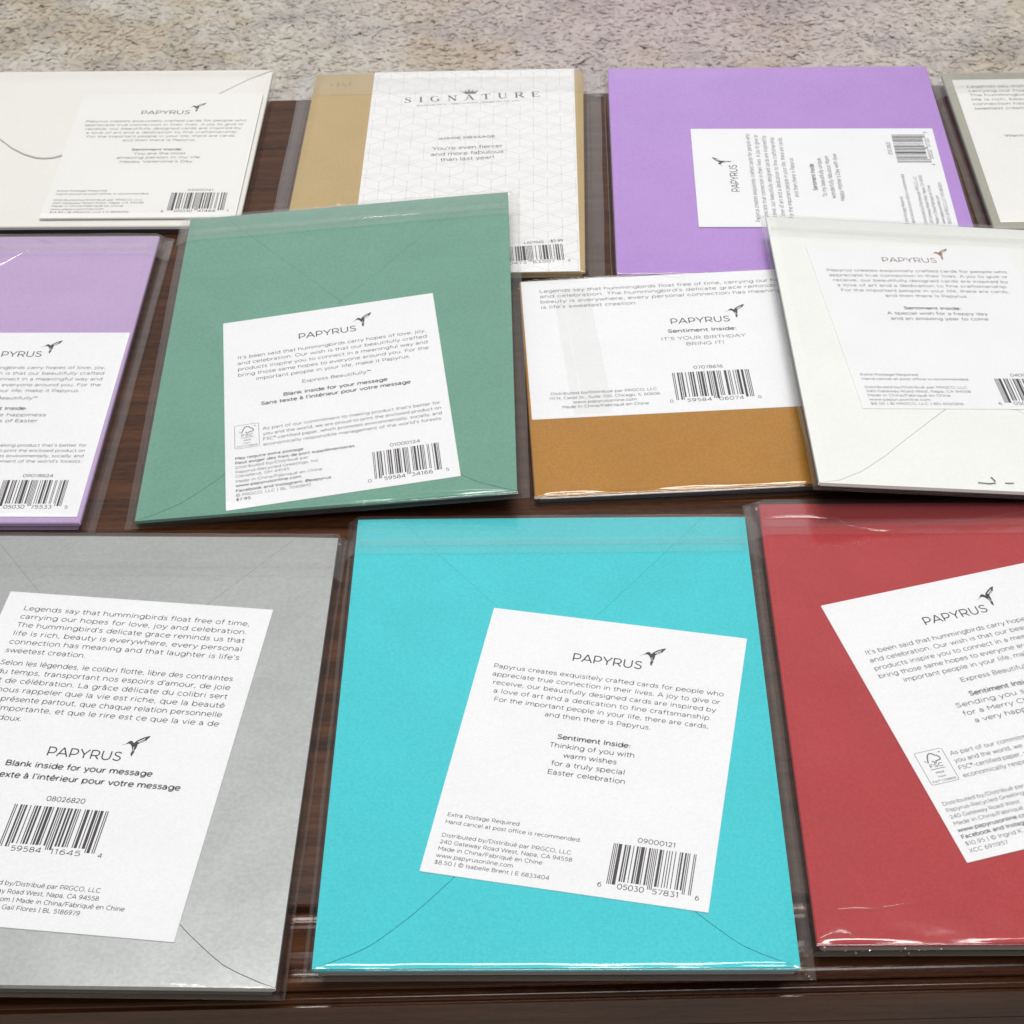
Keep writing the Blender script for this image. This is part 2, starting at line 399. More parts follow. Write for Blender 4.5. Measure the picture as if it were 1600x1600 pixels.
def put(geo, s, a, b, size, weight=0.0, z=0.0, mi=0, tf=None):
    """a line of type with its baseline from a to b (mm, y down), letters spread to fill that length"""
    cap = size * 0.72
    track = 0.07
    tot = sum(GLYPH[c][0] + track for c in s) - track
    Lg = math.hypot(b[0] - a[0], b[1] - a[1])
    k = Lg / tot
    dx, dy = (b[0] - a[0]) / Lg, (b[1] - a[1]) / Lg
    wdt = (0.130 + weight * 2.6) * cap * 1e-3
    u = 0.0
    for c in s:
        adv, strokes = GLYPH[c]
        for st in strokes:
            P = []
            for x, y in st:
                q, v = (u + x) * k, y * cap
                X, Y = a[0] + dx * q + dy * v, a[1] + dy * q - dx * v
                if tf: X, Y = tf(X, Y)
                P.append((X * 1e-3, -Y * 1e-3))
            closed = len(P) > 8 and abs(P[0][0] - P[-1][0]) + abs(P[0][1] - P[-1][1]) < 1e-7
            geo.path(P[:-1] if closed else P, wdt, z, mi, closed)
        u += adv + track

UL = ['0001101', '0011001', '0010011', '0111101', '0100011', '0110001', '0101111', '0111011', '0110111', '0001011']

def upc(geo, digits, x0, y0, x1, y1, z, tf=None, skip=0.0):
    """a real UPC-A code: guard bars and the outer digits run longer"""
    d = [int(ch) for ch in digits]
    bits = '101' + ''.join(UL[i] for i in d[:6]) + '01010' + ''.join(''.join('1' if c == '0' else '0' for c in UL[i]) for i in d[6:]) + '101'
    mw = (x1 - x0) / 95
    i = 0
    while i < 95:
        if bits[i] == '1':
            j = i
            while j < 95 and bits[j] == '1': j += 1
            longbar = i < 10 or i > 84 or 44 < i < 51
            yb = y1 if longbar else y1 - (y1 - y0) * 0.09
            xa, xb = x0 + mw * i, x0 + mw * j
            if xb > skip:
                P = [(xa, y0), (xb, y0), (xb, yb), (xa, yb)]
                if tf: P = [tf(*p) for p in P]
                geo.poly([(p[0] * 1e-3, -p[1] * 1e-3) for p in P], z)
            i = j
        else:
            i += 1
    yb = y1 + 1.3
    s = 2.55
    if x0 - 3.0 > skip: put(geo, digits[0], (x0 - 2.5, yb), (x0 - 1.2, yb), s * .85, 0.0, z, 0, tf)
    put(geo, digits[1:6], (x0 + mw * 12.5, yb), (x0 + mw * 43, yb), s, 0.0, z, 0, tf)
    put(geo, digits[6:11], (x0 + mw * 51.5, yb), (x0 + mw * 82, yb), s, 0.0, z, 0, tf)
    put(geo, digits[11], (x1 + 1.2, yb), (x1 + 2.5, yb), s * .85, 0.0, z, 0, tf)

BIRD = [(49.5, 13.6), (51.1, 12.55), (51.65, 11.75), (52.15, 11.3), (52.75, 11.45), (53.3, 12.15), (53.75, 11.35), (54.5, 10.6), (55.4, 9.9),
        (56.4, 9.3), (57.5, 8.85), (57.35, 9.6), (56.9, 10.2), (56.75, 10.75), (56.2, 11.15), (55.9, 11.5), (55.2, 12.0), (54.55, 12.45),
        (54.6, 13.2), (54.45, 14.2), (54.2, 15.0), (54.35, 15.6), (54.1, 16.4), (53.95, 17.3), (53.6, 16.9), (53.4, 16.1), (53.55, 15.2),
        (53.45, 14.5), (53.15, 13.8), (52.8, 13.15), (52.4, 12.65), (51.85, 12.45), (51.15, 12.72)]
SLITS = [[(54.3, 11.5), (56.2, 10.0), (56.35, 10.2), (54.6, 11.75)], [(54.8, 11.95), (56.2, 10.75), (56.25, 10.95), (55.0, 12.1)], [(53.6, 13.6), (53.75, 13.5), (53.95, 15.2), (53.8, 15.3)]]

def logo(geo, z, x=28.9, y=19.3, k=1.0, tf=None):
    put(geo, 'PAPYRUS', (x, y), (x + 22.3 * k, y), 4.75 * k, -0.004, z, 0, tf)
    for P, mi, dz in [(BIRD, 1, 0)] + [(q, 2, 2e-5) for q in SLITS]:
        Q = [(x + (px - 28.9) * k, y + (py - 19.3) * k) for px, py in P]
        if tf: Q = [tf(*q) for q in Q]
        geo.poly([(q[0] * 1e-3, -q[1] * 1e-3) for q in Q], z + dz, mi)

def fsc(geo, x0, y0, x1, y1, z):
    """forest certification mark: rounded frame, tick-tree, small lines of type"""
    t = lambda pts: [(p[0] * 1e-3, -p[1] * 1e-3) for p in pts]
    w, h = x1 - x0, y1 - y0
    geo.path(t(rrect(x0, y0, x1, y1, 0.7)), 0.16e-3, z, 0, True)
    X = lambda u: x0 + u * w
    Y = lambda v: y0 + v * h
    tree = [(.20, .28), (.29, .36), (.36, .20), (.42, .12), (.50, .09), (.58, .11), (.66, .18), (.70, .17), (.78, .26), (.76, .32), (.66, .33), (.58, .34),
            (.58, .38), (.50, .38), (.50, .34), (.44, .34)]
    geo.path(t([(X(a), Y(b)) for a, b in tree]), 0.42e-3, z)
    put(geo, 'FSC', (X(.27), Y(.51)), (X(.76), Y(.51)), 1.75, 0.02, z)
    put(geo, '®', (X(.80), Y(.15)), (X(.90), Y(.15)), 1.1, 0, z)
    geo.path(t([(X(.25), Y(.565)), (X(.78), Y(.565))]), 0.22e-3, z)
    put(geo, 'MIX', (X(.36), Y(.71)), (X(.66), Y(.71)), 1.15, 0.03, z)
    put(geo, 'Paper', (X(.36), Y(.82)), (X(.66), Y(.82)), 0.95, 0, z)
    put(geo, 'FSC® C108806', (X(.08), Y(.95)), (X(.93), Y(.95)), 1.1, 0.01, z)

BOLD = 0.034
BODY1 = [('Papyrus creates exquisitely crafted cards for people who', 5.1, 77.7), ('appreciate true connection in their lives. A joy to give or', 5.4, 77.0),
         ('receive, our beautifully designed cards are inspired by', 6.2, 76.1), ('a love of art and a dedication to fine craftsmanship.', 7.1, 75.2),
         ('For the important people in your life, there are cards,', 7.9, 74.6), ('and then there is Papyrus.', 24.6, 57.4)]
POST = [('Extra Postage Required', 24.9), ('Hand cancel at post office is recommended.', 43.5), None, ('Distributed by/Distribué par PRGCO, LLC', 41.4),
        ('240 Gateway Road West, Napa, CA 94558', 42.1), ('Made in China/Fabriqué en Chine', 33.9), ('www.papyrusonline.com', 25.9)]

def design_sentiment(G, z, sentiment, last, number, digits, dy=0.0, tf=None):
    """the label that opens with the logo and carries the inside verse"""
    logo(G['logo'], z, y=19.3 + dy, tf=tf)
    for i, (s, a, b) in enumerate(BODY1):
        y = 26.4 + 3.53 * i + dy
        put(G['lettering'], s, (a, y), (b, y), 2.5, 0.0, z, 0, tf)
    y = 52.5 + dy
    put(G['lettering'], 'Sentiment Inside:', (29.9, y), (52.4, y), 2.55, BOLD, z, 0, tf)
    for i, (s, a, b) in enumerate(sentiment):
        yy = y + 3.55 * (i + 1)
        put(G['lettering'], s, (a, yy), (b, yy), 2.6, 0.004, z, 0, tf)
    ys = [87.7, 90.4, 0, 95.4, 97.9, 100.4, 102.9]
    for r, yy in zip(POST, ys):
        if r: put(G['fine_print'], r[0], (3.5, yy), (r[1], yy), 1.9, 0.002, z, 0, tf)
    put(G['fine_print'], last[0], (3.5, 105.4), (last[1], 105.4), 1.9, 0.002, z, 0, tf)
    put(G['barcode'], number, (59.5, 87.7), (70.5, 87.7), 2.3, 0.0, z, 0, tf)
    upc(G['barcode'], digits, 52.9, 89.1, 76.8, 103.8, z, tf)

BODY2 = ["It's been said that hummingbirds carry hopes of love, joy,", 'and celebration. Our wish is that our beautifully crafted',
         'products inspire you to connect in a meaningful way and', 'bring those same hopes to everyone around you. For the', 'important people in your life, make it Papyrus.']
FOREST = ["As part of our commitment to making product that's better for", 'you and the world, we are proud to print the enclosed product on',
          'FSC®-certified paper, which promotes environmentally, socially, and', "economically responsible management of the world's forests."]

def design_hummingbird(G, z, bold, foot, number, digits, y_logo=17.1, y_body=24.1, y_ex=44.0, y_f=67.9, fx=13.8, bar=(52.2, 89.2, 75.7, 103.7), y_num=87.6, mark=(3.6, 63.5, 12.4, 76.5)):
    logo(G['logo'], z, 28.7, y_logo)
    p = 3.56
    for i, s in enumerate(BODY2):
        a, b = (5.3, 77.1) if i < 4 else (12, 70)
        put(G['lettering'], s, (a, y_body + p * i), (b, y_body + p * i), 2.5, 0.0, z)
    put(G['lettering'], 'Express Beautifully™', (29.0, y_ex), (54.8, y_ex), 2.5, 0.0, z)
    for s, a, b, y, w in bold:
        put(G['lettering'], s, (a, y), (b, y), 2.55, w, z)
    if mark: fsc(G['certification_mark'], *mark, z)
    for i, s in enumerate(FOREST):
        y = y_f + 3.0 * i
        put(G['lettering'], s, (fx, y), (78.5, y), 2.2, 0.0, z)
    for s, a, b, y, w in foot:
        put(G['fine_print'], s, (a, y), (b, y), 1.9, w, z)
    if number: put(G['barcode'], number, (bar[0] + 6.4, y_num), (bar[0] + 17.2, y_num), 2.3, 0.0, z)
    if digits: upc(G['barcode'], digits, *bar, z)

LEGEND = ['Legends say that hummingbirds float free of time,', 'carrying our hopes for love, joy and celebration.', "The hummingbird's delicate grace reminds us that",
          'life is rich, beauty is everywhere, every personal', "connection has meaning and that laughter is life's"]
LEGENDE = ['Selon les légendes, le colibri flotte, libre des contraintes', "du temps, transportant nos espoirs d'amour, de joie", 'et de célébration. La grâce délicate du colibri sert',
           'à nous rappeler que la vie est riche, que la beauté', 'est présente partout, que chaque relation personnelle', 'est importante, et que le rire est ce que la vie a de']

def serif_word(geo, word, a, b, h, z):
    """wide-set high-contrast capitals drawn stroke by stroke (mm on the label)"""
    L = math.hypot(b[0] - a[0], b[1] - a[1])
    dx, dy = (b[0] - a[0]) / L, (b[1] - a[1]) / L
    adv = {'S': .74, 'I': .42, 'G': .95, 'N': .95, 'A': .95, 'T': .88, 'U': .92, 'R': .92, 'E': .82}
    gap = (L / h - sum(adv[c] for c in word)) / (len(word) - 1)
    x = 0.0
    def T(u, v): return ((a[0] + dx * u * h + dy * v * h) * 1e-3, -(a[1] + dy * u * h - dx * v * h) * 1e-3)
    def st(pts, w): geo.path([T(x + p, q) for p, q in pts], [k * h * 1e-3 for k in (w if isinstance(w, list) else [w] * len(pts))], z)
    def sf(u, v, w=.30): st([(u - w / 2, v), (u + w / 2, v)], .055)
    def arc(cx, cy, rx, ry, a0, a1, n=12): return [(cx + rx * math.cos(rad(a0 + (a1 - a0) * i / n)), cy + ry * math.sin(rad(a0 + (a1 - a0) * i / n))) for i in range(n + 1)]
    th, tn = .17, .06
    for c in word:
        w = adv[c]
        if c == 'I':
            st([(w / 2, 0), (w / 2, 1)], th); sf(w / 2, .03); sf(w / 2, .97)
        elif c == 'N':
            st([(.17, 0), (.17, 1)], tn); st([(.14, 1), (.78, 0)], th); st([(.78, 0), (.78, 1)], tn); sf(.17, .03, .26); sf(.13, .97, .2); sf(.78, .97, .26)
        elif c == 'A':
            st([(.12, 0), (.46, 1)], tn); st([(.44, 1), (.82, 0)], th); st([(.24, .34), (.70, .34)], tn); sf(.12, .03, .26); sf(.82, .03, .3)
        elif c == 'T':
            st([(.44, 0), (.44, 1)], th); st([(.04, .97), (.84, .97)], .06); st([(.05, .72), (.05, 1)], .05); st([(.83, .72), (.83, 1)], .05); sf(.44, .03)
        elif c == 'U':
            st([(.18, 1), (.18, .32)] + arc(.46, .32, .28, .30, 180, 360) + [(.74, 1)], [th, th] + [th - (th - tn) * i / 12 for i in range(13)] + [tn]); sf(.18, .97); sf(.74, .97, .24)
        elif c == 'R':
            st([(.18, 0), (.18, 1)], th); st([(.2, .97)] + arc(.46, .74, .24, .23, 90, -90) + [(.2, .51)], [.05] + [.06 + .11 * math.sin(math.pi * i / 12) for i in range(13)] + [.05])
            st([(.44, .51), (.82, .02)], th); sf(.18, .03); sf(.13, .97, .2); sf(.84, .03, .16)
        elif c == 'E':
            st([(.18, 0), (.18, 1)], th); st([(.05, .97), (.72, .97)], .06); st([(.05, .03), (.76, .03)], .06); st([(.2, .52), (.55, .52)], .06)
            st([(.72, .72), (.72, 1)], .05); st([(.76, 0), (.76, .3)], .05); st([(.55, .40), (.55, .64)], .05)
        elif c == 'S':
            st(arc(.38, .74, .24, .23, 20, 180) + arc(.38, .52, .24, .06, 180, 270, 4)[1:] + arc(.38, .25, .27, .23, 90, -160)[1:],
               [.06] * 8 + [.10, .12, .13, .15] + [.16] * 6 + [.17, .16, .14, .12, .10, .08] + [.06] * 40)if False else \
            st([(.60, .76), (.54, .90), (.38, .97), (.22, .91), (.16, .76), (.24, .62), (.40, .53), (.56, .42), (.62, .26), (.54, .10), (.36, .03), (.20, .10), (.12, .28)],
               [.05, .05, .06, .09, .13, .16, .17, .16, .13, .09, .06, .05, .05])
            st([(.62, .70), (.62, .98)], .05); st([(.11, .02), (.11, .32)], .05)
        elif c == 'G':
            st(arc(.47, .5, .37, .47, 50, 310, 18) + [(.74, .30)], [.05, .05, .06, .07, .09, .12, .15, .17, .17, .17, .17, .15, .12, .09, .07, .06, .05, .05, .06, .1])
            st([(.76, .08), (.76, .44)], .15); sf(.76, .44, .30); st([(.72, .74), (.72, .97)], .05)
        x += w + gap

# ------------------------------------------------------------------ a packed greeting card
def sleeve_mesh(w, h, t, edge_z, top, L, R, T, B, amp, seed, puff=0.0):
    """two sheets of film lying round the card: taut over it, pinched to seams left and right, folded round at the foot"""
    def axis(n0, n1, size, inner):
        a = [-n0 * k for k in (1.0, .95, .90, .80, .62, .45, .25, .10)] + [0.0]
        b = [0.5, 1.2, 2.2, 3.4] + [size * i / inner for i in range(1, inner) if 4.2 < size * i / inner < size - 4.2] + [size - 3.4, size - 2.2, size - 1.6, size - 1.0, size - .4]
        c = [size] + [size + n1 * k for k in (.10, .25, .45, .62, .80, .90, .95, 1.0)]
        return a + b + c
    xs, ys = axis(L, R, w, 30), axis(T, B, h, 36)
    nx, ny = len(xs), len(ys)
    off = Vector((seed * 7.3, seed * 3.1, 0))
    def fall(d, n):
        if d <= 0: return 1.0
        q = min(1.0, d / n)
        return max(0.0, 1 - q * q) ** 0.5
    V, F = [], []
    zs = t * 0.16
    for lay in (0, 1):
        for j, y in enumerate(ys):
            for i, x in enumerate(xs):
                dx = (-x) if x < 0 else (x - w)
                nxm = min(L if x < 0 else R, 1.5)
                dy, nym = ((-y), T) if y < 0 else ((y - h), B)
                k = min(fall(dx, nxm), fall(dy, nym)) if (dx > 0 or dy > 0) else 1.0
                p = Vector((x * .035, y * .035, 0)) + off
                nz = noise.noise(p) + 0.5 * noise.noise(p * 2.7)
                edge = 1 + 1.6 * max(0, 1 - max(0, y + T) / 22)
                if lay == 0:
                    ins = min(1.0, max(0.0, min(x / 3.2, (w - x) / 3.2, y / 11, (h - y) / 11))); ins = ins * ins * (3 - 2 * ins)
                    tz = edge_z + (top - edge_z) * ins
                    z = zs + (tz - zs) * k + abs(nz) * amp * 2.2 * edge * (0.25 + 0.75 * ins) * (0.3 + 0.7 * k)
                    if puff:
                        u = h - y
                        q = min(1.0, max(0.0, (9 - u) / 8)); q = q * q * (3 - 2 * q)
                        if u < 1.0: q *= max(0.0, u)
                        z += puff * 0.55 * q * (0.55 + 0.9 * noise.noise(Vector((x * .045, seed, 5)))) * min(1, max(0, min(x, w - x)) / 4)
                    lim = L if x < 0 else R
                    if dx > lim * .92 and dx < lim * .98:
                        z = zs + 0.42 + 0.30 * noise.noise(Vector((seed, y * .05, 9)))
                    elif dx > lim * .98:
                        z = zs + 0.08
                else:
                    z = zs * (1 - k) + (-0.12) * k
                wob = noise.noise(Vector((seed, y * .03, 2))) * .35
                px = x + (wob if (x < -L * .5 or x > w + R * .5) else 0)
                V.append((px * 1e-3, -y * 1e-3, z * 1e-3))
    n = nx * ny
    for j in range(ny - 1):
        for i in range(nx - 1):
            a = j * nx + i
            F.append([a, a + nx, a + nx + 1, a + 1])
            F.append([n + a, n + a + 1, n + a + nx + 1, n + a + nx])
    rim = [i for i in range(nx)] + [j * nx + nx - 1 for j in range(1, ny)] + [(ny - 1) * nx + i for i in range(nx - 2, -1, -1)] + [j * nx for j in range(ny - 2, 0, -1)]
    for q in range(len(rim)):
        a, b = rim[q], rim[(q + 1) % len(rim)]
        F.append([a, b, n + b, n + a])
    return V, F

FLAP7 = [(0, 0), (5.2, 2.0), (10.7, 4.6), (14.9, 7.0), (17.4, 9.0), (20.3, 11.6), (26.7, 17.8), (31.8, 23.5), (37.9, 30.8), (48, 42)]

def make_card(name, label, o, yaw, a, b, w, h, t, env_mat, inner_mat, margins, lab=None, flap=None, seams=None,
              design=None, label_mat=None, amp=0.10, seed=1, flap_len=16.0, flap_over=0.6, env_over=True, label_gap=0.34,
              vee=None, puff=0.0, flap_rise=0.35, logo_mats=None, text_mat=None, glue=True):
    ex = Vector((math.cos(rad(yaw)), math.sin(rad(yaw)), a)).normalized()
    ey = Vector((-math.sin(rad(yaw)), math.cos(rad(yaw)), b))
    ey = (ey - ex * ex.dot(ey)).normalized()
    nz = ex.cross(ey)
    base = Vector((o[0], o[1], o[2] + CARD0)) + (ex * w / 2 - ey * h / 2 - nz * t) * 1e-3
    M = Matrix(((ex.x, ey.x, nz.x, base.x), (ex.y, ey.y, nz.y, base.y), (ex.z, ey.z, nz.z, base.z), (0, 0, 0, 1)))
    root = thing(name, label, 'greeting card', M, 'packed greeting cards laid out on the table')
    S = Matrix.Translation((-w / 2 * 1e-3, h / 2 * 1e-3, 0))
    def place(ob):
        ob.matrix_local = S
        return ob
    mm = lambda pts: [(x * 1e-3, -y * 1e-3) for x, y in pts]
    te = min(1.6, t * 0.55)
    # folded card inside, a little smaller than its envelope
    g = Geo(); g.prism(mm(rrect(1.2, 1.2, w - 1.2, h - 0.5, 0.6, 2)), 0.0001, (t - te - 0.02) * 1e-3, 0.0002)
    place(link('card', g.v, g.f, inner_mat, root))
    top = t
    deep = 0.5 if vee else 0.0
    g = Geo(); g.prism(mm(rrect(0, 0, w, h, 0.8, 3)), (t - te) * 1e-3, (t - deep) * 1e-3, 0.0 if vee else 0.00035)
    env = place(link('envelope', g.v, g.f, env_mat, root))
    def plate(name, pts, z0, z1, bev):
        g = Geo(); g.prism(mm(pts), z0 * 1e-3, z1 * 1e-3, bev * 1e-3)
        return link(name, g.v, g.f, env_mat, env)
    if vee:
        # the folded back: pointed flap hinged below, two side folds and the top fold, with slits between them
        sx0, exx, eyy = vee
        gp = 0.10
        prof = flap
        xt, yt = prof[-1][0], h - prof[-1][1]
        z0, z1 = t - deep + 0.005, t
        low = [(x, h - y) for x, y in prof]
        up = [(x, h - y - gp - (0.14 if y > 1 else 0)) for x, y in prof]
        plate('flap', low + [(w - x, y) for x, y in low[::-1]], z0, z1 + 0.02, .06)
        left = [(0.02, 0.3), (sx0 - gp * .5, 0.02), (exx - gp * .5, eyy), (xt - gp, up[-1][1])] + up[:-1][::-1]
        plate('side_fold', left, z0, z1, .06)
        plate('side_fold', [(w - x, y) for x, y in left], z0, z1 - .03, .06)
        plate('top_fold', [(sx0, 0.02), (w - sx0, 0.02), (w - exx, eyy), (w - xt, up[-1][1]), (xt, up[-1][1]), (exx, eyy)], z0, z1 - .04, .06)
    elif flap:
        fo = plate('flap', flap, 0.0, .70, .12)
        low_y = max(y for x, y in flap)
        for v in fo.data.vertices:      # the flap springs open towards its tip
            v.co.z += (t + .03 + flap_rise * min(1.0, (-v.co.y * 1e3 / low_y)) ** 2) * 1e-3
        top = t + flap_rise + .4
    for P in seams or []:
        plate('folded_panel', P, t - .05, t + .22, .05)
        top = t + .22
    ltop = top
    if lab:
        lx, ly, lt, lw, lh = lab
        LM = Matrix.Translation((lx * 1e-3, -ly * 1e-3, 0)) @ Matrix.Rotation(rad(lt), 4, 'Z')
        z0, z1 = (top + 0.02) * 1e-3, (top + label_gap) * 1e-3
        g = Geo(); g.prism([(x * 1e-3, -y * 1e-3) for x, y in rrect(0, 0, lw, lh, 0.3, 2)], z0, z1, 0.00006)
        lb = link('label', g.v, g.f, label_mat or WHITE, root)
        lb.matrix_local = S @ LM
        ltop = top + label_gap
        G = {'logo': Geo(), 'lettering': Geo(), 'barcode': Geo(), 'pattern': Geo(), 'certification_mark': Geo(), 'fine_print': Geo()}
        if design:
            design(G, z1 + 0.00003)
            PRINTS.append((lb, G, logo_mats, text_mat))
    L, R, T, B = margins
    V, F = sleeve_mesh(w, h, t, top + 0.10 if label_gap > .2 else ltop + .06, ltop + 0.16, L, R, T, B, amp, seed, puff)
    sl = place(link('plastic_sleeve', V, F, FILM, root, True))
    if flap_len:
        V, F = [], []
        nx, ny = 40, 12
        for j in range(ny + 1):
            for i in range(nx + 1):
                x = -L - flap_over + (w + L + R + 2 * flap_over) * i / nx
                y = -T * 0.6 + (flap_len + T * 0.6) * j / ny
                out = max(0, -x, x - w)
                k = max(0, 1 - out / 3.0)
                p = Vector((x * .05, y * .11, seed * 2.7))
                z = (t * .3 + 0.5) * (1 - k) + (ltop + 0.55) * k + 0.28 * abs(noise.noise(p)) * (1 + 2.0 * amp)
                if j == 0: z -= 0.25 * k
                V.append((x * 1e-3, -y * 1e-3, z * 1e-3))
        for j in range(ny):
            for i in range(nx):
                q = j * (nx + 1) + i
                F.append([q, q + nx + 1, q + nx + 2, q + 1])
        fl = link('sleeve_flap', V, F, FILM2, sl, True)
        if glue:
            V, F = [], []
            for j, y in enumerate((flap_len - 7.5, flap_len - 4.2)):
                for i in range(nx + 1):
                    x = 0.8 + (w - 1.6) * i / nx
                    V.append((x * 1e-3, -(y + .25 * noise.noise(Vector((x * .08, seed, j)))) * 1e-3, (ltop + 0.5) * 1e-3))
            for i in range(nx):
                F.append([i, i + nx + 1, i + nx + 2, i + 1])
            link('adhesive_strip', V, F, FILM2, sl, True)
    return root, S, ltop

PRINTS = []

def finish_prints():
    for lb, G, lm, tm in PRINTS:
        for part, mats in (('logo', lm or [INK_DARK, INK_DARK, WHITE]), ('lettering', [tm or INK]), ('barcode', [INK_DARK]), ('fine_print', [tm or INK]), ('certification_mark', [INK]), ('pattern', [INK_PALE])):
            g = G[part]
            if g.f:
                link(part if part != 'pattern' else 'printed_pattern', g.v, g.f, None, lb, False, mats, g.m)

def flecks(parent, S, spots, mat, name='glitter', size=(0.5, 1.1)):
    g = Geo()
    rnd = random.Random(len(spots) * 17 + 3)
    for x, y, z in spots:
        a, s = rnd.uniform(0, 6.28), rnd.uniform(*size)
        pts = [(x + s * math.cos(a + q) * k, y + s * math.sin(a + q) * k) for q, k in ((0, .6), (1.5, .35), (3.1, .6), (4.7, .35))]
        tilt = rnd.uniform(-.25, .25)
        n = len(g.v)
        g.v += [(p[0] * 1e-3, -p[1] * 1e-3, (z + tilt * (i - 1.5)) * 1e-3) for i, p in enumerate(pts)]
        g.f.append([n, n + 3, n + 2, n + 1]); g.m.append(0)
    ob = link(name, g.v, g.f, mat, parent)
    ob.matrix_local = S
    return ob

def creases(root, S, rows):
    """sharp little folds in the film: (points in mm, width, rise, height above the table side)"""
    sl = [c for c in root.children if c.name.startswith('plastic_sleeve')][0]
    for pts, wd, rise, z in rows:
        g = Geo()
        n = len(pts); base = len(g.v)
        for i, (x, y) in enumerate(pts):
            a = Vector(pts[max(0, i - 1)]); b = Vector(pts[min(n - 1, i + 1)])
            d = (b - a).normalized(); q = Vector((-d.y, d.x))
            tp = math.sin(math.pi * (i + .35) / (n - .3))
            for u, hh in ((-1, 0), (-.4, .75), (0, 1), (.4, .75), (1, 0)):
                p = Vector((x, y)) + q * u * wd * .5 * (.35 + .65 * tp)
                g.v.append((p.x * 1e-3, -p.y * 1e-3, (z + rise * hh * tp) * 1e-3))
        for i in range(n - 1):
            for u in range(4):
                k = base + i * 5 + u
                g.f.append([k, k + 5, k + 6, k + 1]); g.m.append(0)
        link('film_crease', g.v, g.f, FILM, sl, True)

# ------------------------------------------------------------------ the room: floor, rug, table
def sheet(name, x0, y0, x1, y1, z, mat):
    return link(name, [(x0, y0, z), (x1, y0, z), (x1, y1, z), (x0, y1, z)], [[0, 1, 2, 3]], mat)
CARPET = carpet_mat()
fl = sheet('floor', -3, -2, 3, 5, 0.0, CARPET)
fl['kind'] = 'structure'

def pile():
    rng = np.random.default_rng(5)
    def field(x0, x1, y0, y1, step):
        gx, gy = np.meshgrid(np.arange(x0, x1, step), np.arange(y0, y1, step))
        return np.stack([gx.ravel(), gy.ravel()], 1) + rng.uniform(-.5, .5, (gx.size, 2)) * step * 1.5
    P = np.concatenate([field(-.85, .85, 1.40, 2.20, .0030), field(-1.6, -.85, 1.0, 2.8, .008), field(.85, 1.6, 1.0, 2.8, .008),
                        field(-.85, .85, .95, 1.40, .008), field(-.85, .85, 2.20, 2.8, .008)])
    n = len(P)
    a = rng.uniform(0, 2 * np.pi, n)
    lean = rng.uniform(.006, .013, n)
    la = rng.uniform(0, 2 * np.pi, n)
    hgt = rng.uniform(.0016, .0036, n)
    wd = rng.uniform(.0028, .0046, n)
    dx, dy = np.cos(a) * wd, np.sin(a) * wd
    lx, ly = np.cos(la) * lean, np.sin(la) * lean
    up = np.where(dx * ly - dy * lx < 0, -1.0, 1.0)      # every blade shows its upper face
    dx, dy = dx * up, dy * up
    V = np.zeros((n, 6, 3))
    for k, (u, s, z) in enumerate(((0, 1, 0), (.45, 1.25, .62), (1, .55, 1))):
        for q, sg in enumerate((-1, 1)):
            V[:, 2 * k + q, 0] = P[:, 0] + lx * u * u + sg * dx * s
            V[:, 2 * k + q, 1] = P[:, 1] + ly * u * u + sg * dy * s
            V[:, 2 * k + q, 2] = hgt * z + 0.0005
    idx = np.arange(n)[:, None] * 6
    F = np.concatenate([idx + np.array([[0, 1, 3, 2]]), idx + np.array([[2, 3, 5, 4]])], 0)
    me = bpy.data.meshes.new('carpet_pile')
    me.vertices.add(n * 6); me.vertices.foreach_set('co', V.reshape(-1))
    me.loops.add(F.size); me.loops.foreach_set('vertex_index', F.reshape(-1).astype(np.int32))
    me.polygons.add(len(F)); me.polygons.foreach_set('loop_start', np.arange(len(F), dtype=np.int32) * 4)
    me.update(calc_edges=True)
    N = np.zeros((n, 6, 3))
    tilt = rng.normal(0, .20, (n, 1, 2))
    N[:, :, :2] = tilt + rng.normal(0, .08, (n, 6, 2))
    N[:, :, 2] = 1
    N /= np.linalg.norm(N, axis=2, keepdims=True)
    me.polygons.foreach_set('use_smooth', np.ones(len(F), dtype=bool))
    me.normals_split_custom_set_from_vertices(N.reshape(-1, 3).tolist())
    me.materials.append(CARPET)
    o = bpy.data.objects.new('carpet_pile', me)
    COL.objects.link(o)
    o['kind'] = 'stuff'
    o['label'] = 'mottled cream and grey carpet pile behind the table'
    o['category'] = 'carpet'
pile()

table = thing('wooden_table', 'dark brown wooden table with a moulded front edge under the cards', 'table', Matrix.Translation((0, 0.565, 0)))
TX = 0.62
def extrude_profile(prof, x0, x1, n=1):
    V = [(x0, y - .565, z) for y, z in prof] + [(x1, y - .565, z) for y, z in prof]
    k = len(prof)
    F = [[i, i + 1, k + i + 1, k + i] for i in range(k - 1)] + [[k - 1, 0, k, 2 * k - 1]]
    F += [list(range(k))[::-1], list(range(k, 2 * k))]
    return V, F
def arc_pts(cy, cz, r, a0, a1, n=6):
    return [(cy + r * math.cos(rad(a0 + (a1 - a0) * i / n)), cz + r * math.sin(rad(a0 + (a1 - a0) * i / n))) for i in range(n + 1)]
# flat top, small bevel behind
prof = [(.3345, TABLE - .030), (.3345, TABLE - .0006), (.3351, TABLE)] + [(.7908, TABLE)] + arc_pts(.7908, TABLE - .0025, .0025, 90, 0) + [(.7933, TABLE - .030)]
V, F = extrude_profile(prof, -TX, TX)
top = link('table_top', V, F, WOOD, table)
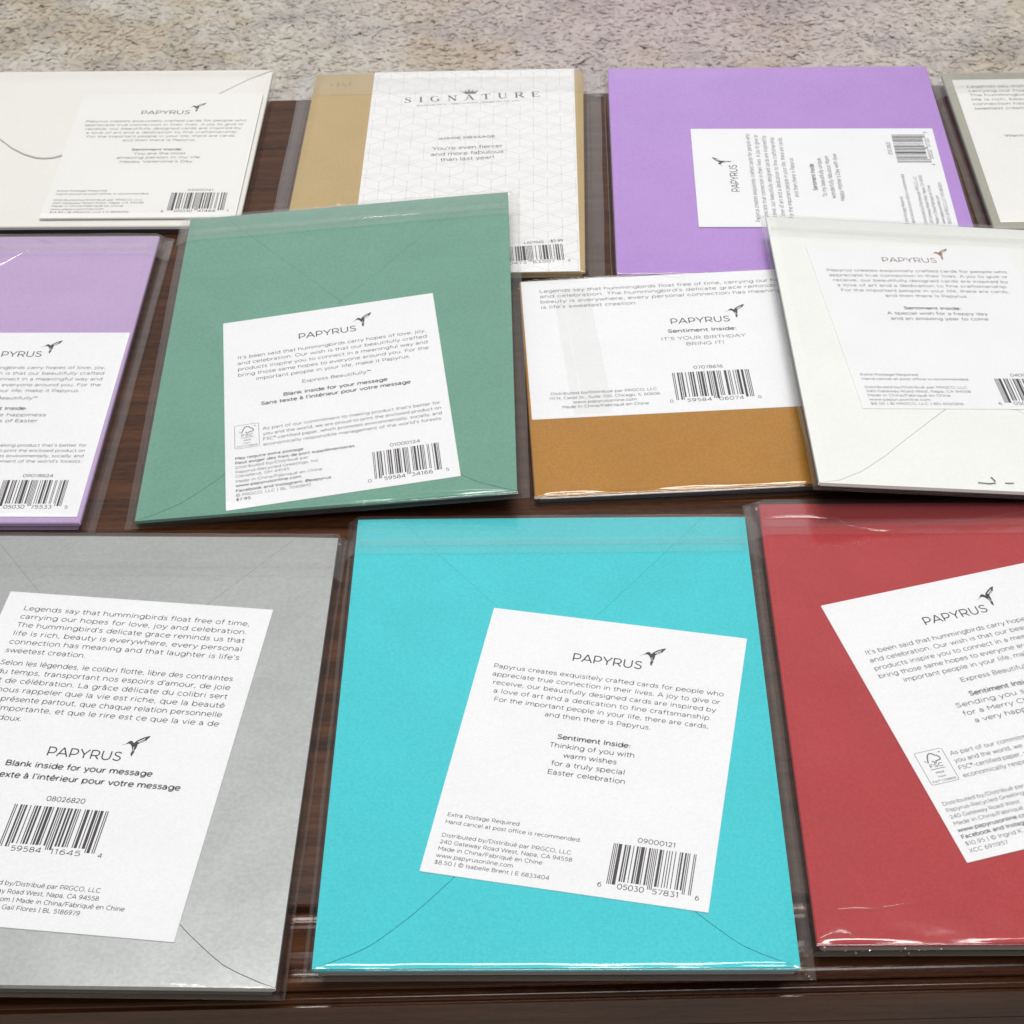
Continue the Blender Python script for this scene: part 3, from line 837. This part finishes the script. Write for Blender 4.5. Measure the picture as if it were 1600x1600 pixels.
# moulded front edge, butted against the top: step, bead, cove, nosing, second bead
prof = [(.3343, TABLE - .030), (.3343, TABLE - .0030)]
yy, zz = .3343, -.0030
for dy_, sl_ in ((.8, 0), (.8, 4), (.8, 8), (.8, 12), (.8, 18), (.8, 26), (1.0, 36), (1.2, 42), (1.3, 42), (1.5, 36), (1.5, 28), (1.5, 21), (1.5, 16), (1.2, 13), (.4, 10)):
    yy -= dy_ * 1e-3; zz -= dy_ * 1e-3 * math.tan(rad(sl_))
    prof.append((yy, TABLE + zz))
for dy_, sl_ in ((.5, 12), (.5, 17), (.5, 22), (.45, 27), (.4, 33), (.35, 40), (.3, 50), (.2, 62), (.1, 76)):
    yy -= dy_ * 1e-3; zz -= dy_ * 1e-3 * math.tan(rad(sl_))
    prof.append((yy, TABLE + zz))
yy, zz = yy - .0001, zz - .0011
prof += [(yy + .0003, TABLE + zz), (yy + .0014, TABLE + zz - .0003), (yy + .0014, TABLE + zz - .0014)]
prof += arc_pts(yy - .0002, TABLE + zz - .0030, .0012, 90, 180, 8)
prof += [(yy - .0014, TABLE + zz - .0040), (yy - .0022, TABLE + zz - .0041), (yy - .0022, TABLE - .030)]
YF = yy - .0022
V, F = extrude_profile(prof[::-1], -TX, TX)
em = link('edge_moulding', V, F, WOOD_EDGE, table)
prof = [(YF, TABLE - .100), (YF, TABLE - .0303), (.3360, TABLE - .0303), (.3360, TABLE - .100)]
V, F = extrude_profile(prof[::-1], -TX + .03, TX - .03)
link('apron', V, F, WOOD_EDGE, table)
for sx_ in (-1, 1):
    for y in (.345, .755):
        g = Geo()
        x = sx_ * (TX - .06)
        g.prism([(x - .024, y - .565 - .0), (x + .024, y - .565 - .0), (x + .024, y - .565 + .03), (x - .024, y - .565 + .03)], 0.0, TABLE - .0305)
        link('leg', g.v, g.f, WOOD_EDGE, table)

# ------------------------------------------------------------------ the cards
E_TEAL = paper('turquoise_envelope_paper', (0.045, 0.53, 0.585), 0.7, 0.05)
E_RED = paper('red_envelope_paper', (0.385, 0.030, 0.036), 0.65, 0.07)
E_SILVER = paper('pearl_grey_envelope_paper', (0.435, 0.45, 0.45), 0.38, 0.05, 0.45, scale=700)
E_GREEN = paper('sage_green_envelope_paper', (0.138, 0.31, 0.24), 0.7, 0.06)
E_LILAC = paper('pale_lilac_envelope_paper', (0.455, 0.325, 0.545), 0.7, 0.04)
E_PURPLE = paper('violet_envelope_paper', (0.415, 0.24, 0.60), 0.7, 0.05)
E_GOLD = paper('pale_gold_envelope_paper', (0.465, 0.335, 0.145), 0.5, 0.06, 0.15)
E_BRONZE = paper('bronze_gold_card_stock', (0.41, 0.185, 0.017), 0.42, 0.08, 0.2)
E_WHITE = paper('soft_white_envelope_paper', (0.775, 0.79, 0.765), 0.75, 0.02)
E_CREAM = paper('cream_white_envelope_paper', (0.745, 0.735, 0.70), 0.75, 0.02)
E_SAGE = paper('grey_green_envelope_paper', (0.33, 0.325, 0.265), 0.7, 0.05)
I_DARK = plain('dark_card_print', (0.03, 0.028, 0.03), 0.35)
I_GREY = plain('grey_card_stock', (0.22, 0.21, 0.21), 0.5)
I_PALE = plain('pale_card_stock', (0.55, 0.53, 0.50), 0.6)

VEE = (14.2, 66.0, 66.0)

# 1 turquoise, front row middle
def d(G, z):
    design_sentiment(G, z, [('Thinking of you with', 28.1, 54.1), ('warm wishes', 33.0, 49.2), ('for a truly special', 29.9, 52.2), ('Easter celebration', 29.4, 52.8)],
                     ('$8.50 | © Isabelle Brent | E 6833404', 36.8), '09000121', '605030578316')
r, S, zt = make_card('greeting_card', 'turquoise envelope with a tilted white label, front row between silver and red', (-.0529, .4941, 0), -1.37, 0, 0, 132.6, 184.0, 3.9,
          E_TEAL, I_GREY, (2.8, 4.4, 1.0, 1.8), (47.4, 44.3, -10.36, 82.4, 108.7), FLAP7, None, d, vee=VEE, amp=.09, seed=1, puff=0.85, flap_len=18.5)
flecks(r, S, [(133.4, 183.8, 2.2), (134.2, 184.6, 1.6), (134.9, 185.0, 1.2), (133.9, 185.0, 1.4), (135.6, 185.6, .9)], GLITTER, size=(.35, .7))

# 2 silver, front row left
def d(G, z):
    for i, s in enumerate(LEGEND):
        put(G['lettering'], s, (6.9, 8.3 + 3.83 * i), (82.5, 8.3 + 3.83 * i), 2.85, 0, z)
    put(G['lettering'], 'sweetest creation.', (6.9, 27.5), (33.4, 27.5), 2.85, 0, z)
    for i, s in enumerate(LEGENDE):
        put(G['lettering'], s, (6.9, 32.9 + 3.83 * i), (82.5, 32.9 + 3.83 * i), 2.85, 0, z)
    put(G['lettering'], 'plus doux.', (6.9, 56.0), (21.4, 56.0), 2.85, 0, z)
    logo(G['logo'], z, 33.0, 68.8, 1.04)
    put(G['lettering'], 'Blank inside for your message', (21.8, 73.8), (67.2, 73.8), 2.9, BOLD, z)
    put(G['lettering'], "Sans texte à l'intérieur pour votre message", (12.1, 78.3), (76.9, 78.3), 2.9, BOLD, z)
    put(G['barcode'], '08026820', (38.3, 86.1), (50.1, 86.1), 2.5, 0, z)
    upc(G['barcode'], '059584116454', 29.6, 88.2, 58.1, 103.9, z)
    for s, hw, y in (('Distributed by/Distribué par PRGCO, LLC', 19.5, 117.3), ('240 Gateway Road West, Napa, CA 94558', 19.8, 120.1),
                     ('www.papyrusonline.com | Made in China/Fabriqué en Chine', 28.0, 122.9), ('$7.95 | © Gail Flores | BL 5186979', 15.9, 125.6)):
        put(G['fine_print'], s, (44.1 - hw, y), (44.1 + hw, y), 2.1, 0.003, z)
make_card('greeting_card', 'silver grey envelope with a large white bilingual label, front row left', (-.1917, .4905, 0), -2.38, 0, 0, 132.6, 181.0, 3.9,
          E_SILVER, I_DARK, (3.0, 2.4, 1.6, 1.5), (26.4, 27.7, -5.12, 88.6, 131.6), FLAP7, None, d, vee=VEE, amp=.09, seed=2, puff=0.35, flap_len=20)

# 3 red, front row right
def d(G, z):
    foot = [('Distributed by/Distribué par', 2.4, 28.4, 88.0, 0), ('Papyrus-Recycled Greetings, Inc.', 2.4, 32.3, 90.5, 0), ('240 Gateway Road West', 2.4, 24.4, 93.1, 0),
            ('Made in China/Fabriqué en Chine', 2.4, 33.0, 95.6, 0), ('www.papyrusonline.com', 2.4, 25.6, 98.2, BOLD * .8), ('Facebook and Instagram: @papyrus', 2.4, 36.0, 100.7, BOLD * .8),
            ('$10.95 | © Ingrid K.', 2.4, 20.6, 103.3, 0), ('XCC 6911957', 2.4, 14.4, 105.9, 0)]
    bold = [('Sentiment Inside:', 29.0, 51.5, 50.1, BOLD), ('Sending you special', 22.8, 55.5, 53.6, 0.004), ('for a Merry Christmas', 23.6, 56.5, 57.2, 0.004), ('a very happy', 25.8, 44.8, 60.7, 0.004)]
    design_hummingbird(G, z, bold, foot, None, None, 17.8, 24.8, 44.0, 70.7, 12.9, mark=(2.5, 67.1, 11.3, 80.0))
r, S, zt = make_card('greeting_card', 'red envelope in a wrinkled sleeve, white label turned sharply, front row right', (.0849, .4974, 0), -1.31, 0, 0, 132.6, 182.9, 3.9,
          E_RED, I_GREY, (4.6, 4.0, 2.2, 1.8), (15.8, 50.9, 15.8, 82.4, 108.9), None, None, d, amp=.30, seed=3, puff=0.55, flap_len=17)
creases(r, S, [([(7, 171.5), (12, 171.3), (17, 171.6), (19, 171.4)], 1.3, .5, 4.3), ([(19.5, 170.9), (24, 170.4), (29, 169.6)], 1.2, .5, 4.3),
    ([(1, 181.2), (4, 179.8), (7, 178.6), (9, 179.5), (11, 181.6)], 2.4, .8, 4.1), ([(2, 8.5), (8, 7.6), (16, 7.6), (26, 8.6), (29, 12.6)], 1.8, .6, 4.9),
    ([(29, 12.6), (38, 15.0), (46, 15.4), (52, 12.2), (60, 10.6), (70, 10.2)], 1.5, .5, 4.9), ([(66, 11), (78, 9.2), (88, 6.6), (96, 5.4)], 1.6, .5, 4.9),
    ([(84, 13), (92, 8.6), (99, 4.4)], 1.3, .4, 4.9)])
rn = random.Random(4)
flecks(r, S, [(rn.uniform(0.5, 34) ** 1.0, 183.6 + rn.uniform(-.2, .9), 3.0 + rn.uniform(-1.5, .8)) for _ in range(34)], GLITTER, size=(.25, .6))

# 4 green, leaning over its neighbours
def d(G, z):
    foot = [('May require extra postage', 3.6, 28.0, 82.4, BOLD * .8), ('Peut exiger des frais de port supplémentaires', 3.6, 46.2, 84.9, BOLD * .8), ('Distributed by/Distribué par', 3.6, 29.6, 87.3, 0),
            ('Papyrus-Recycled Greetings, Inc.', 3.6, 33.5, 89.8, 0), ('Cleveland, OH 44145', 3.6, 22.7, 92.1, 0), ('Made in China/Fabriqué en Chine', 3.6, 34.2, 94.8, 0),
            ('www.papyrusonline.com', 3.6, 26.6, 97.1, BOLD * .8), ('Facebook and Instagram: @papyrus', 3.6, 37.1, 99.8, BOLD * .8), ('© PRGCO, LLC | BL 7049810', 3.6, 29.8, 102.2, 0), ('$7.95', 3.6, 8.7, 104.4, BOLD * .8)]
    bold = [('Blank inside for your message', 21.9, 60.5, 50.1, BOLD), ("Sans texte à l'intérieur pour votre message", 13.5, 68.8, 53.6, BOLD)]
    design_hummingbird(G, z, bold, foot, '01000124', '059584341665')
r, S, zt = make_card('greeting_card', 'sage green envelope resting askew over its neighbours, white label with forest mark', (-.1307, .6803, .0035), .08, .0743, .0224, 132.4, 184.0, 2.2,
          E_GREEN, I_DARK, (3.8, 4.2, 1.4, 1.9), (20.7, 74.7, 5.84, 81.8, 108.6), FLAP7, None, d, vee=VEE, amp=.10, seed=4, puff=0.85, flap_len=17)

creases(r, S, [([(57, -1.0), (61, -.2), (64, -.9)], 2.0, .8, 2.7), ([(66, -1.2), (86, -1.2), (110, -1.1)], .9, .4, 2.7),
    ([(4, 12), (20, 11.2), (44, 11.8), (70, 11.0), (96, 11.4)], 1.0, .25, 3.0), ([(92, 181.8), (108, 181.5), (122, 182.6), (129, 183.2)], 2.2, .7, 2.2)])

# 5 lilac, middle row left
def d(G, z):
    bold = [('Sentiment Inside:', 29.8, 52.3, 48.2, BOLD), ('Sharing in the happiness', 24.0, 60.2, 52.0, 0.004), ('and the colors of Easter', 25.4, 57.8, 55.5, 0.004)]
    design_hummingbird(G, z, bold, [], '09078624', '605030755335', 15.6, 23.3, 42.0, 69.5, 13.8, (52.6, 88.1, 75.8, 102.0), 86.5, None)
r, S, zt = make_card('greeting_card', 'pale lilac envelope with a squared white label, left end of the middle row', (-.2756, .6783, 0), -1.85, 0, 0, 132.6, 178.5, 3.9,
          E_LILAC, E_LILAC, (3.0, 5.2, 1.2, 1.6), (49.2, 67.9, -.26, 82.4, 107.5), None, None, d, amp=.22, seed=5, puff=0.25, flap_len=15)

creases(r, S, [([(62, 5), (66, 7.2), (69, 8.6)], 2.2, .8, 4.6), ([(82, 3.0), (86, 5.0), (90, 6.2)], 2.4, .8, 4.6), ([(98, 2.4), (102, 4.4), (105, 5.2)], 2.2, .8, 4.6),
    ([(56, 30), (70, 22), (82, 8)], 1.6, .4, 4.4)])

# 6 violet, back row
def d(G, z):
    tf = lambda X, Y: (Y * .992 - .6, 80.3 - X * .975)     # print runs up the sheet
    design_sentiment(G, z, [('To my beautifully unique,', 24.8, 57.3), ('wonderfully fabulous Mom!', 23.5, 58.6), ("Happy Mother's Day with love", 21.5, 60.3)],
                     ('$8.50 | © PRGCO, LLC | MD 6843855', 36.5), '05078621', '405030577209', 0, tf)
make_card('greeting_card', 'square violet envelope with a white label turned sideways, back row', (.0492, .8069, 0), -1.75, 0, 0, 147.6, 168.2, 3.9,
          E_PURPLE, I_DARK, (2.0, 1.4, .9, 1.2), (35.5, 56.4, -.6, 106.5, 79.0), None,
          [[(147.2, 95), (147.2, 168), (36, 168), (40.2, 163.6), (58.3, 141.1), (98, 104)]], d, amp=.08, seed=6, flap_len=0)

# 7 pale gold with the crowned label, back row
def d(G, z):
    L = G['lettering']
    serif_word(G['logo'], 'SIGNATURE', (15.0, 29.0), (76.8, 25.7), 4.9, z)
    c = lambda x, y: (x * 1e-3, -y * 1e-3)
    crown = [(43.0, 21.9), (47.2, 21.7), (48.6, 18.6), (46.6, 20.0), (46.0, 18.2), (45.0, 19.8), (44.3, 17.2), (43.6, 19.9), (42.5, 18.4), (42.3, 20.2), (40.2, 19.0)]
    G['logo'].poly([c(*p) for p in crown], z)
    put(L, 'Exquisitely', (21.0, 32.1), (34.5, 31.3), 1.7, 0, z)
    put(L, 'Decorated', (36.5, 31.2), (48.5, 30.4), 1.7, 0, z)
    put(L, 'Elegantly for you', (50.5, 30.3), (67.6, 29.2), 1.7, 0, z)
    put(G['fine_print'], 'INSIDE MESSAGE', (32.3, 62.0), (57.0, 60.7), 2.3, .03, z)
    put(G['fine_print'], "You're even fiercer", (29.6, 70.9), (60.4, 69.4), 3.6, 0.0, z)
    put(G['fine_print'], 'and more fabulous', (29.2, 75.8), (60.8, 74.1), 3.6, 0.0, z)
    put(G['fine_print'], 'than last year!', (33.5, 80.3), (56.8, 78.8), 3.6, 0.0, z)
    put(G['barcode'], 'LAD1645', (69.9, 145.9), (77.9, 145.4), 2.4, 0.0, z)
    put(G['barcode'], '$5.99', (80.7, 145.0), (85.8, 144.6), 2.4, 0.01, z)
    a = rad(-4.0)
    tf = lambda X, Y: (57.6 + (X - 57.6) * math.cos(a) - (Y - 148.2) * math.sin(a), 148.2 + (X - 57.6) * math.sin(a) + (Y - 148.2) * math.cos(a))
    upc(G['barcode'], '670473635072', 57.6, 148.3, 85.4, 159.8, z, tf)
    s, W_, H_ = 6.9, 92.4, 165.9
    hx = s * math.sqrt(3)
    def clip(p, q):
        t0, t1 = 0.0, 1.0
        dx, dy = q[0] - p[0], q[1] - p[1]
        for pp, qq in ((-dx, p[0] - .4), (dx, W_ - .4 - p[0]), (-dy, p[1] - .4), (dy, H_ - .4 - p[1])):
            if abs(pp) < 1e-9:
                if qq < 0: return
                continue
            t = qq / pp
            if pp < 0: t0 = max(t0, t)
            else: t1 = min(t1, t)
        if t1 - t0 > 1e-4:
            G['pattern'].seg(c(p[0] + dx * t0, p[1] + dy * t0), c(p[0] + dx * t1, p[1] + dy * t1), 0.26e-3, z - 0.00001)
    for row in range(-1, 18):
        for col_ in range(-1, 10):
            cx, cy = col_ * hx + (row % 2) * hx / 2 + 2, row * s * 1.5 + 3
            cr = [(cx + s * math.sin(rad(60 * k)), cy - s * math.cos(rad(60 * k))) for k in range(6)]
            for k in (0, 1, 2): clip(cr[k], cr[(k + 1) % 6])
            for k in (1, 3, 5): clip((cx, cy), cr[k])
            ir = [(cx + s * .74 * math.sin(rad(60 * k)), cy - s * .74 * math.cos(rad(60 * k))) for k in range(6)]
            for k in (0, 5) if (row + col_) % 2 else (2, 3): clip(ir[k], ir[(k + 1) % 6])
r, S, zt = make_card('greeting_card', 'pale gold envelope with a white crowned label patterned in grey cubes, back row', (-.0862, .8051, .0015), -2.16, .0100, -.0032, 123.9, 163.9, 3.6,
          E_GOLD, E_GOLD, (7.4, 8.0, 2.2, 1.2), (27.2, -.1, .8, 92.4, 165.9), None, None, d, amp=.20, seed=7, flap_len=21, flap_over=1.2, text_mat=INK, label_mat=SOFTWHITE, glue=False,
          logo_mats=[INK, INK, INK])

g = Geo()
for x, y, w_, h_ in ((7.6, 9.6, 1.0, 2.6), (10.4, 8.2, 1.3, 4.6), (12.9, 8.6, .8, 3.0), (14.2, 10.2, 1.0, 2.4), (16.0, 8.0, 1.2, 4.0)):
    g.poly([(x * 1e-3, -y * 1e-3), ((x + w_) * 1e-3, -y * 1e-3), ((x + w_ * .8) * 1e-3, -(y + h_) * 1e-3), ((x + .1) * 1e-3, -(y + h_ * .9) * 1e-3)], 3.62e-3)
link('printed_mark', g.v, g.f, plain('faint_gold_print', (0.33, 0.225, 0.085), 0.5), r).matrix_local = S

# 8 bronze gold and white, middle row
def d(G, z):
    L = G['lettering']
    for s, b, y in (('Legends say that hummingbirds float free of time, carrying our hopes for', 112.5, 8.3), ("and celebration. The hummingbird's delicate grace reminds us that life", 118.0, 11.9),
                 ('beauty is everywhere, every personal connection has meaning and that', 115.5, 15.5)):
        put(L, s, (7.1, y), (b, y), 2.75, 0, z)
    put(L, "is life's sweetest creation.", (7.1, 19.2), (45.0, 19.2), 2.75, 0, z)
    logo(G['logo'], z, 56.4, 33.5, 1.04)
    put(L, 'Sentiment Inside:', (54.7, 39.1), (81.3, 39.1), 2.8, BOLD, z)
    put(L, "IT'S YOUR BIRTHDAY", (51.7, 43.9), (84.1, 43.9), 2.7, 0, z)
    put(L, 'BRING IT!', (60.9, 47.7), (75.4, 47.7), 2.7, 0, z)
    put(G['barcode'], '07078616', (61.9, 62.5), (73.0, 62.5), 2.5, 0, z)
    upc(G['barcode'], '059584060740', 53.6, 64.3, 82.3, 80.8, z)
    for s, a, b, y in (('Distributed by/Distribué par PRGCO, LLC', 7.7, 47.1, 74.2), ('111 N. Canal St., Suite 700, Chicago, IL 60606', 7.0, 47.9, 77.0),
                       ('www.papyrusonline.com', 15.7, 39.1, 79.7), ('Made in China/Fabriqué en Chine', 11.5, 43.3, 82.4)):
        put(G['fine_print'], s, (a, y), (b, y), 2.1, 0.003, z)
r, S, zt = make_card('greeting_card', 'white and bronze gold birthday card lying crosswise, middle row', (.0049, .6348, 0), 1.34, .0124, 0, 160.0, 130.8, 3.9,
          E_BRONZE, I_DARK, (1.4, 3.0, .8, 2.2), (.6, .5, .3, 158.8, 88.0), None, None, d, amp=.26, seed=8, puff=1.0, flap_len=0, label_gap=.16)

creases(r, S, [([(2, -.3), (20, -.5), (30, .2), (40, -.6), (54, -1.2)], 1.6, .7, 4.0), ([(52, -1.0), (58, .6), (66, 2.6)], 2.4, .8, 4.2),
    ([(2, 131.6), (30, 131.4), (60, 131.6), (98, 131.4)], 1.2, .5, 3.4)])

sl = [c for c in r.children if c.name.startswith('plastic_sleeve')][0]
for xa, xb, dz in ((12.5, 16.0, .55), (16.4, 27.0, .42)):       # the sleeve is glued shut along this side
    V, F = [], []
    for j in range(25):
        y = 7 + 80 * j / 24
        for x in (xa, xb):
            V.append(((x + y * .045 + .3 * noise.noise(Vector((y * .05, xa, 1)))) * 1e-3, -y * 1e-3, (zt + dz) * 1e-3))
    for j in range(24):
        F.append([2 * j, 2 * j + 2, 2 * j + 3, 2 * j + 1])
    link('film_seam', V, F, FILM, sl, True).matrix_local = Matrix.Identity(4)

# 9 white, leaning at the right
def d(G, z):
    design_sentiment(G, z, [('A special wish for a happy day', 22.6, 61.8), ('and an amazing year to come', 23.2, 61.2)],
                     ('$8.50 | © PRGCO, LLC | BD 6525816', 37.5), '04000121', '605030657816', -8.0)
FLAPW = [(0, 0), (7.3, 1.8), (15.8, 7.3), (24.9, 16.2), (34.6, 27.2), (52.7, 46.8)]
r, S, zt = make_card('greeting_card', 'plain white envelope with a white label and copper hummingbird, leaning at right', (.1057, .6620, .0102), -.75, -.0786, -.0276, 130.0, 171.6, 2.4,
          E_WHITE, I_DARK, (1.8, 3.0, 1.8, 1.4), (13.5, 21.3, 4.0, 82.4, 107.5), FLAPW, None, d, vee=(3.5, 60, 79), amp=.16, seed=9, puff=0.3, flap_len=16, logo_mats=[INK_TAUPE, INK_COPPER, WHITE])
g = Geo()
for p, q in (((54.8, 168.0), (58.4, 168.3)), ((58.2, 168.4), (60.9, 167.8)), ((59.9, 164.6), (61.0, 167.0)), ((64.2, 167.6), (67.2, 167.5))):
    g.seg((p[0] * 1e-3, -p[1] * 1e-3), (q[0] * 1e-3, -q[1] * 1e-3), 0.45e-3, (zt + .02) * 1e-3)
link('dark_fleck', g.v, g.f, FLECK, r).matrix_local = S

# 10 cream white with rounded flap, back row left
def d(G, z):
    tf = lambda X, Y: (X, Y * .948)
    design_sentiment(G, z, [('You are the most', 31.4, 54.2), ('amazing person in my life', 24.5, 61.0), ("Happy Valentine's Day", 26.3, 58.2)],
                     ('$12.95 | © PRGCO, LLC | V 6816292', 37.0), '02000121', '605030414661', 0, tf)
uf = [(0.3, 0.3)] + [(10, 8), (30, 30), (50, 47), (62, 55.5), (68.7, 61), (75.7, 68.8), (82, 74), (88, 77.2), (92, 77.8)]
make_card('greeting_card', 'cream white envelope lying crosswise with rounded flap, back row left end', (-.2909, .8175, 0), -1.8, 0, 0, 184.0, 131.4, 3.9,
          E_CREAM, I_DARK, (1.5, 1.5, .8, 1.0), (99.8, 23.6, 0, 82.4, 103.6), uf + [(184 - x, y) for x, y in uf[::-1]], None, d, amp=.06, seed=10, flap_len=0, label_gap=.75, label_mat=WARMWHITE)

# 11 grey-green with a white insert, back row right end
def d(G, z):
    for i, s in enumerate(LEGEND):
        put(G['lettering'], s, (5.6, 7.4 + 3.95 * i), (82.0, 7.4 + 3.95 * i), 2.9, 0, z)
    put(G['lettering'], 'sweetest creation.', (5.6, 27.2), (32.0, 27.2), 2.9, 0, z)
    put(G['fine_print'], 'Warm wishes', (14.6, 51.0), (35.0, 51.0), 2.7, 0.01, z)
r, S, zt = make_card('greeting_card', 'grey green envelope under a large white card, back row right end', (.2025, .7948, 0), -.87, 0, 0, 133.0, 129.9, 3.9,
          E_SAGE, I_DARK, (4.6, 4.0, 1.5, 1.4), (3.8, 6.6, -.2, 124.0, 119.0), None, None, d, amp=.14, seed=11, flap_len=20, label_mat=WARMWHITE)
rn = random.Random(9)
flecks(r, S, [(rn.uniform(3, 40), 128.6 + rn.uniform(0, 1.6), 3.6 + rn.uniform(-1.0, .5)) for _ in range(50)], GLITTER_G, size=(.4, .9))

finish_prints()
